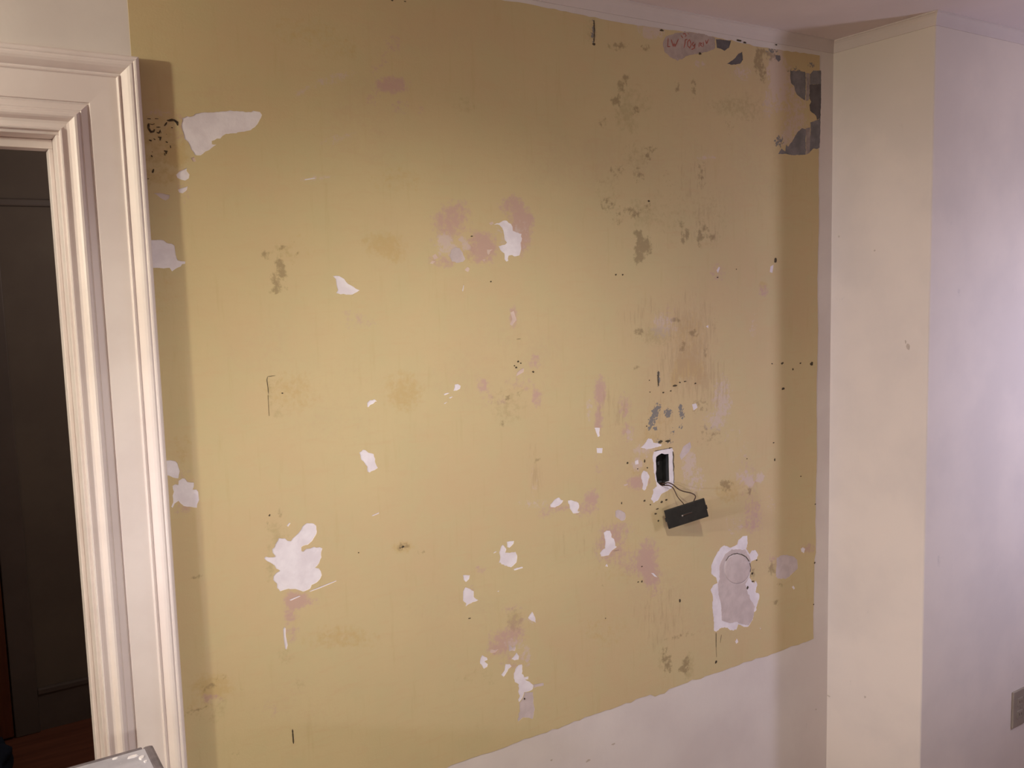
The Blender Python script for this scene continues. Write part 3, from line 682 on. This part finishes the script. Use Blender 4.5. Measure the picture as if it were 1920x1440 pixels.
# ------------------------------------------------------------------ dark specks, ink and crayon marks
bm = bmesh.new()
SPECK = [(1500,681,1.6,1.5),(1521,682,3.2,3.4),(1466,681,2.2,2.4),(1447,682,1.4,1.4),(1486,692,1.6,2),(1468,729,2.6,2.4),(1453,488,2.6,5),(1501,893,1.3,1.3),(1154,515,2,1.6),(1167,515,2,1.6),(920,528,1.5,1.5),
 (971,678,2,1.8),(967,689,2.4,1.8),(964,686,1.4,1.4),(976,681,1.6,1.2),(999,697,2,2),(1203,1062,1.6,1.2),(1196,1091,1.3,1.2),(1203,1090,1.6,2.2),(1342,1241,2,3),(1274,1126,1.6,3),(1410,1075,2.2,2),(1411,1090,2.4,1.6),(1401,1102,1.6,3),
 (1243,736,1.8,1.6),(1257,733,1.6,1.2),(1284,715,3,1.2),(1303,719,2,1.4),(1265,723,6,2),(1274,717,2,1.2),(1218,735,1.2,1.2),(1217,713,1.2,1.2),(1212,799,1.4,1.2),(1238,828,4,2.6),(1252,827,5,2),(1255,840,1.4,1.2),
 (1208,939,1.8,1.8),(1219,946,1.4,1.2),(1240,941,2.4,2.4),(1249,937,2.4,2),(1232,954,2.4,1.4),(1229,963,2.4,1.6),(1234,976,1.6,2),(1165,943,1,2.4),(1208,865,1.6,3.6),(1195,879,1.4,1.4),(1213,877,1.2,1.4),(1176,868,2,2.4),
 (735,1,2.4,1.6),(759,3,2.4,1.2),(755,1025,3,2.2),(750,1027,1.6,1),(672,1036,1.2,1.2),(1113,83,2.6,2.4),(1216,377,2,2),(1345,520,1.6,1.2),(1527,1055,1.2,2),(1525,1133,1.2,1.2),(983,1310,1.6,2),(505,966,1.8,1.8),(529,737,2,1.2),(884,443,2.6,1),
 (1240,57,4,2),(1312,101,3,2.4),(1385,76,5,1.6),(1396,80,3,1.6),(1455,84,2,1.4),(1487,72,1,1.4),(1380,505,1,1),(1400,860,1,1),(1418,1050,1.4,1.4),(1135,1159,1,1),(1452,862,1.4,2.4),(1450,830,1.6,1.2),(1528,945,1.2,1.2),(880,1159,2.6,1)]
for i, (x, y, a, b) in enumerate(SPECK):
    c0 = pix(x, y); e = pix(x + a, y); f = pix(x, y + b)
    blob(bm, c0, abs(e[0] - c0[0]), abs(f[1] - c0[1]), -0.0016, -0.0009, i)
for i, (pts, w) in enumerate([([(1342,1186),(1342,1214)],.0022),([(1342,1214),(1343,1232)],.0008),([(548,1367),(550,1394)],.0035),([(501,707),(500,712),(502,728),(503,738)],.0014),([(501,706),(516,704)],.001),
   ([(1113,38),(1114,60),(1113,80)],.0032),([(1234,696),(1233,710),(1234,724)],.004),([(1352,1190),(1350,1205)],.001),([(968,636),(976,635)],.001),([(1150,1033),(1160,1031)],.0008),([(502,740),(504,780)],.0008)]):
    ribbon(bm, [pix(*p) for p in pts], w, -0.0016, -0.0009, True, 100 + i)
tag(from_bm('dark_specks', bm, M['speck'], WALL), 'small dark specks and scratches', kind='stuff')

INK = [([(455,350),(480,352),(515,345),(545,350),(575,375),(582,410)],22),([(425,415),(440,395),(455,372)],18),([(505,435),(525,438)],14),
       ([(225,330),(265,332)],14),([(315,330),(355,332)],14),([(240,385),(238,440),(265,485),(300,480),(310,455)],20),([(240,390),(285,400)],16),([(285,400),(310,390)],12),([(330,430),(380,430)],10),([(335,490),(360,500),(378,470),(385,500)],18),
       ([(245,580),(275,590)],28),([(300,565),(318,578)],16),([(350,545),(380,550),(375,585)],18),([(440,600),(465,610)],24),([(495,645),(500,675)],18),([(420,705),(450,715),(445,745)],22),([(425,735),(435,760)],14),
       ([(270,760),(285,780)],22),([(300,920),(285,965)],24),([(225,1035),(245,1035)],14),([(280,715),(285,725)],10),([(445,510),(455,515)],8)]
for i, (pts, w) in enumerate(INK):
    bm = bmesh.new(); q = zp(*ZA, pts)
    ribbon(bm, q, 1.5 * w / ZA[2] / 1050.0, -0.0017, -0.0009, True, 200 + i); from_bm('ink_stroke', bm, M['ink'], WALL)
RED = [[(580,415),(575,480),(572,540),(612,540)],[(625,430),(640,485),(655,540),(668,490),(680,540),(705,490),(735,425)],[(800,350),(835,345),(850,375),(830,395)],[(870,340),(895,355)],[(770,370),(800,410)],
       [(838,430),(830,500),(815,560)],[(835,440),(870,430)],[(905,430),(870,470),(872,530),(905,560),(925,510),(905,440)],[(965,470),(940,505),(960,535),(985,500)],[(985,490),(975,560),(930,585)],[(1045,480),(1040,550)],[(1045,485),(1085,490),(1060,515),(1100,545)],[(1105,470),(1110,540)],[(1140,440),(1155,500),(1185,430)]]
for i, pts in enumerate(RED):
    bm = bmesh.new(); ribbon(bm, zp(*ZO, pts), 0.0032, -0.0010, -0.0001, True, 300 + i); from_bm('red_stroke', bm, M['red_ink'], WALL)

# ------------------------------------------------------------------ wall box and hanging switch
hx = [p[0] for p in HOLE]; hz = [p[1] for p in HOLE]
x0, x1, z0, z1 = min(hx) - .002, max(hx) + .002, min(hz) - .002, max(hz) + .002
wb = empty('wall_box', ((x0 + x1) / 2, 0.0, z0)); tag(wb, 'dark recessed switch box in the ragged plaster hole', 'electrical box')
def wpart(nm, lo, hi): 
    l = wb.location
    return box(nm, [lo[i] - l[i] for i in range(3)], [hi[i] - l[i] for i in range(3)], M['box_dark'], wb, 0.0006)
l = wb.location; hc = (sum(hx) / len(hx), sum(hz) / len(hz)); n = len(HOLE); v = []
for yy, k in ((0.0025, 1.0), (0.0025, 0.975), (0.032, 0.975), (0.034, 1.0)):
    v += [(hc[0] + (p[0] - hc[0]) * k - l.x, yy, hc[1] + (p[1] - hc[1]) * k - l.z) for p in HOLE]
f = [(r * n + i, r * n + (i + 1) % n, (r + 1) * n + (i + 1) % n, (r + 1) * n + i) for r in range(3) for i in range(n)]
obj('box_shell', v, f, M['box_dark'], wb)
obj('back_panel', [(q[0], 0.031, q[2]) for q in v[:n]] + [(q[0], 0.034, q[2]) for q in v[:n]], [tuple(range(n)), tuple(range(2 * n - 1, n - 1, -1))] + [(i, (i + 1) % n, n + (i + 1) % n, n + i) for i in range(n)], M['box_dark'], wb)
wpart('screw_tab', (x1 - .030, .020, z1 - .040), (x1 - .022, .022, z1 - .030))
box('cable_clamp', [-.012, .012, .004], [.010, .03, .016], M['box_dark'], wb, 0.003)

def p3(x, y, off):
    a = pix(x, y, off); return Vector((a[0], -off, a[1]))
OL, OR = 0.026, 0.080
TL, TR, BR, BL = p3(1245, 958, OL), p3(1321, 934, OR), p3(1328, 968, OR), p3(1254, 992, OL)
ctr = (TL + TR + BR + BL) / 4
ex = ((TR - TL) + (BR - BL)).normalized(); ez = ((TL - BL) + (TR - BR)); ez = (ez - ex * ez.dot(ex)).normalized(); ey = ez.cross(ex)  # ey points away from the viewer
Ls = ((TR - TL).length + (BR - BL).length) / 2; Hs = ((TL - BL).length + (TR - BR).length) / 2
F = Matrix(((ex.x, ey.x, ez.x, ctr.x), (ex.y, ey.y, ez.y, ctr.y), (ex.z, ey.z, ez.z, ctr.z), (0, 0, 0, 1)))
sw = empty('hanging_switch'); sw.matrix_world = F
tag(sw, 'black rectangular switch hanging by two wires below the wall box', 'switch')
h, w = Hs / 2, Ls / 2
body = box('faceplate', (-w, -0.002, -h), (w, 0.004, h), M['black_plastic'], sw, 0.0012)
box('switch_body', (-w * .62, 0.004, -h * .72), (w * .62, 0.020, h * .72), M['black_plastic'], sw, 0.002)
box('slot', (-0.017, -0.0032, -0.0022), (0.017, -0.0019, 0.0022), M['box_dark'], sw, 0.0005)
bm = bmesh.new(); bmesh.ops.create_icosphere(bm, subdivisions=2, radius=0.0026, matrix=Matrix.Translation((-0.013, -0.003, -0.001)))
from_bm('screw', bm, M['screw'], sw, True)
box('toggle', (-0.011, -0.0044, -0.0012), (0.016, -0.0026, 0.0010), M['wire'], sw, 0.0004)
for sx in (-1, 1):
    box('mounting_ear', (sx * w * .98 - .004, 0.0005, -0.006), (sx * w * .98 + .004, 0.003, 0.006), M['box_dark'], sw, 0.0005)
Fi = F.inverted()
def wire(pts, r=0.0016):
    cu = bpy.data.curves.new('wire', 'CURVE'); cu.dimensions = '3D'; sp = cu.splines.new('NURBS'); sp.points.add(len(pts) - 1)
    for p, q in zip(sp.points, pts):
        v = Fi @ q; p.co = (v.x, v.y, v.z, 1)
    sp.use_endpoint_u = True; sp.order_u = 4; cu.bevel_depth = r; cu.bevel_resolution = 2; cu.resolution_u = 6
    o = bpy.data.objects.new('wire', cu); C.objects.link(o)
    dg = bpy.context.evaluated_depsgraph_get(); me = bpy.data.meshes.new_from_object(o.evaluated_get(dg)); bpy.data.objects.remove(o)
    me.materials.append(M['wire']) if not me.materials else None
    me.materials.clear(); me.materials.append(M['wire'])
    o = bpy.data.objects.new('wire', me); C.objects.link(o); o.parent = sw
    for p in me.polygons: p.use_smooth = True
inb = Vector((pix(1240, 905)[0], 0.024, pix(1240, 905)[1]))
def q3(a, b, off): return p3(1160 + a / 7.2, 820 + b / 7.2, off)
wire([inb, q3(600, 640, -0.004), q3(640, 606, 0.006), q3(700, 618, 0.010), q3(750, 650, 0.014), q3(800, 700, 0.02), q3(880, 735, 0.03), q3(970, 745, 0.042), q3(1030, 775, 0.052), q3(1045, 810, 0.056), q3(1010, 860, 0.052), q3(990, 930, 0.046)], 0.0017)
wire([inb + Vector((0, 0, -.004)), q3(590, 660, 0.004), q3(660, 640, 0.012), q3(735, 670, 0.014), q3(760, 730, 0.018), q3(790, 800, 0.024), q3(840, 860, 0.03), q3(890, 905, 0.034), q3(900, 970, 0.034)], 0.0013)

# dark groove where the plaster surround has shrunk away from the paint
bm = bmesh.new()
ribbon(bm, zp(*ZL, [(728,190),(738,260),(732,330),(742,400),(736,460)]), 0.0036, -0.0014, 0.0, True, 11)
ribbon(bm, zp(*ZL, [(742,460),(745,540),(742,620)]), 0.0016, -0.0014, 0.0, True, 12)
ribbon(bm, zp(*ZL, [(480,185),(580,165),(720,138)]), 0.0016, -0.0014, 0.0, True, 13)
from_bm('plaster_gap', bm, M['speck'], WALL)

# ------------------------------------------------------------------ socket plate on the boxed-out wall
oc = empty('wall_socket', (2.992, CHASE_Y, 0.226)); tag(oc, 'taupe socket cover plate low on the cream boxed-out wall', 'socket')
box('cover_plate', (-.041, -.0075, 0), (.041, 0, .128), M['plate'], oc, 0.003, 3)
for zc in (.042, .086):
    box('receptacle', (-.017, -.0095, zc - .014), (.017, -.0070, zc + .014), M['plate'], oc, 0.0025, 3)
    for sx in (-.006, .006): box('slot', (sx - .001, -.0099, zc - .004), (sx + .001, -.0092, zc + .005), M['speck'], oc)
box('screw', (-.003, -.0088, .061), (.003, -.0070, .067), M['screw'], oc, 0.001)

# ------------------------------------------------------------------ faint scuffs on the white surfaces
M['scuff'] = paint('faint_grey_scuff', (196, 183, 172), (188, 174, 164), 0.8, 0.1, 120, 200, 0.2)
bm = bmesh.new()
for i, (x, y, a, b) in enumerate([(1703, 650, 3.4, 6), (1698, 641, 1.6, 3), (1554, 1305, 3, 2), (1622, 1307, 2.5, 2.5), (1573, 443, 2, 2), (1640, 470, 1.5, 1.5)]):
    v = np.array([x - 960.0, y - 720.0, FPX]); t = CORNER / (v @ wv)
    cy, cz = (v @ nv) * t - DIST, -(v @ dn) * t + EYE
    rr = random.Random(i); ring = []
    back = []
    for j in range(9):
        an = 2 * math.pi * j / 9; k = rr.uniform(.6, 1.3)
        yy, zz = cy + a / 560 * k * math.cos(an), cz + b / 560 * k * math.sin(an)
        ring.append(bm.verts.new((CORNER - 0.0003, yy, zz))); back.append(bm.verts.new((CORNER, yy, zz)))
    bm.faces.new(ring)
    for j in range(9): bm.faces.new((ring[j], ring[(j + 1) % 9], back[(j + 1) % 9], back[j]))
tag(from_bm('scuff_marks', bm, M['scuff'], wr), 'faint grey scuffs', kind='stuff')
bm = bmesh.new()
for i, (x, y, a, b) in enumerate([(1103, 1426, 4, 2.5), (1034, 1425, 2, 1.5), (1530, 1330, 1.6, 1.6), (1150, 1395, 3, 1.6)]):
    c0 = pix(x, y); blob(bm, c0, a / 480, b / 600, -0.0004, 0.0, 50 + i)
tag(from_bm('scuff_marks', bm, M['scuff'], WALL), 'faint grey scuffs', kind='stuff')

# ------------------------------------------------------------------ step ladder, only a corner of whose top shows
TX, TY, TZ = 0.289, -0.128, 0.90
ld = empty('step_ladder', (TX - .22, TY - .12, 0)); tag(ld, 'grey step ladder with paint-spotted top standing before the doorway', 'ladder')
def lp(nm, lo, hi, mt, bev=0.003, mat4=None): return box(nm, lo, hi, M[mt], ld, bev, 2, mat4)
cap = lp('top_cap', (-.212, -.112, TZ - .045), (.212, .112, TZ), 'ladder_grey', 0.004)
def lsub(nm, lo, hi, mt, bev): return box(nm, lo, hi, M[mt], cap, bev)
lsub('edge_strip', (.200, -.118, TZ - .05), (.220, .118, TZ + .0012), 'ladder_dark', 0.006)
lsub('edge_strip', (-.220, -.118, TZ - .05), (-.200, .118, TZ + .0012), 'ladder_dark', 0.006)
lsub('edge_strip', (-.200, .110, TZ - .05), (.200, .1185, TZ + .0006), 'ladder_dark', 0.002)
for i, (x, y, rx, ry) in enumerate([(.178, .088, .010, .005), (.192, .074, .006, .008), (.150, .100, .005, .003), (.195, .055, .004, .004), (.06, .104, .016, .003), (.10, .060, .012, .004)]):
    bm = bmesh.new(); rng = random.Random(i); top = []; bot = []
    for j in range(10):
        a = 2 * math.pi * j / 10; k = rng.uniform(.7, 1.25)
        top.append(bm.verts.new((x + rx * k * .8 * math.cos(a), y + ry * k * .8 * math.sin(a), TZ + .0022))); bot.append(bm.verts.new((x + rx * k * math.cos(a), y + ry * k * math.sin(a), TZ - .0005)))
    bm.faces.new(top)
    for j in range(10): bm.faces.new((top[j], top[(j + 1) % 10], bot[(j + 1) % 10], bot[j]))
    from_bm('paint_drip', bm, M['paint_drip'], cap)
def leg(nm, a, b, s=.02):
    a, b = Vector(a), Vector(b); d = (b - a); q = d.to_track_quat('Z', 'X').to_matrix().to_4x4()
    return lp(nm, (-s / 2, -s, 0), (s / 2, s, d.length), 'alu', 0.002, Matrix.Translation(a) @ q)
for sx in (-1, 1):
    leg('front_rail', (sx * .235, -.36, .012), (sx * .19, -.07, TZ - .03)); leg('rear_rail', (sx * .225, .10, .012), (sx * .185, .075, TZ - .03), .016)
    lp('foot', (sx * .235 - .02, -.39, 0), (sx * .235 + .02, -.33, .03), 'ladder_dark'); lp('foot', (sx * .225 - .018, .075, 0), (sx * .225 + .018, .125, .03), 'ladder_dark')
for k, z in enumerate((.25, .48, .70)):
    t = z / TZ; y = -.36 + .29 * t; x = .232 - .045 * t
    lp('tread', (-x, y - .045, z - .02), (x, y + .045, z + .004), 'alu', 0.003)
lp('rear_brace', (-.21, .085, .40), (.21, .099, .43), 'alu', 0.002)

# ------------------------------------------------------------------ dark bundle on the hall floor
bm = bmesh.new(); bmesh.ops.create_icosphere(bm, subdivisions=4, radius=1.0)
rng = random.Random(4)
for v in bm.verts:
    n = 0.10 * math.sin(v.co.x * 5 + v.co.z * 4) + 0.07 * math.sin(v.co.y * 9 + v.co.z * 7) + 0.05 * math.sin(v.co.x * 13 - v.co.z * 6)
    v.co *= 1 + n; v.co.z = max(v.co.z, -0.62)
    v.co.x *= .17; v.co.y *= .2; v.co.z *= .13
bd = from_bm('cloth_bundle', bm, M['bundle'], None, True); bd.location = (-0.045, 1.74, .081)
tag(bd, 'dark blue bundle on the floor beyond the doorway, at the left edge', 'bundle')
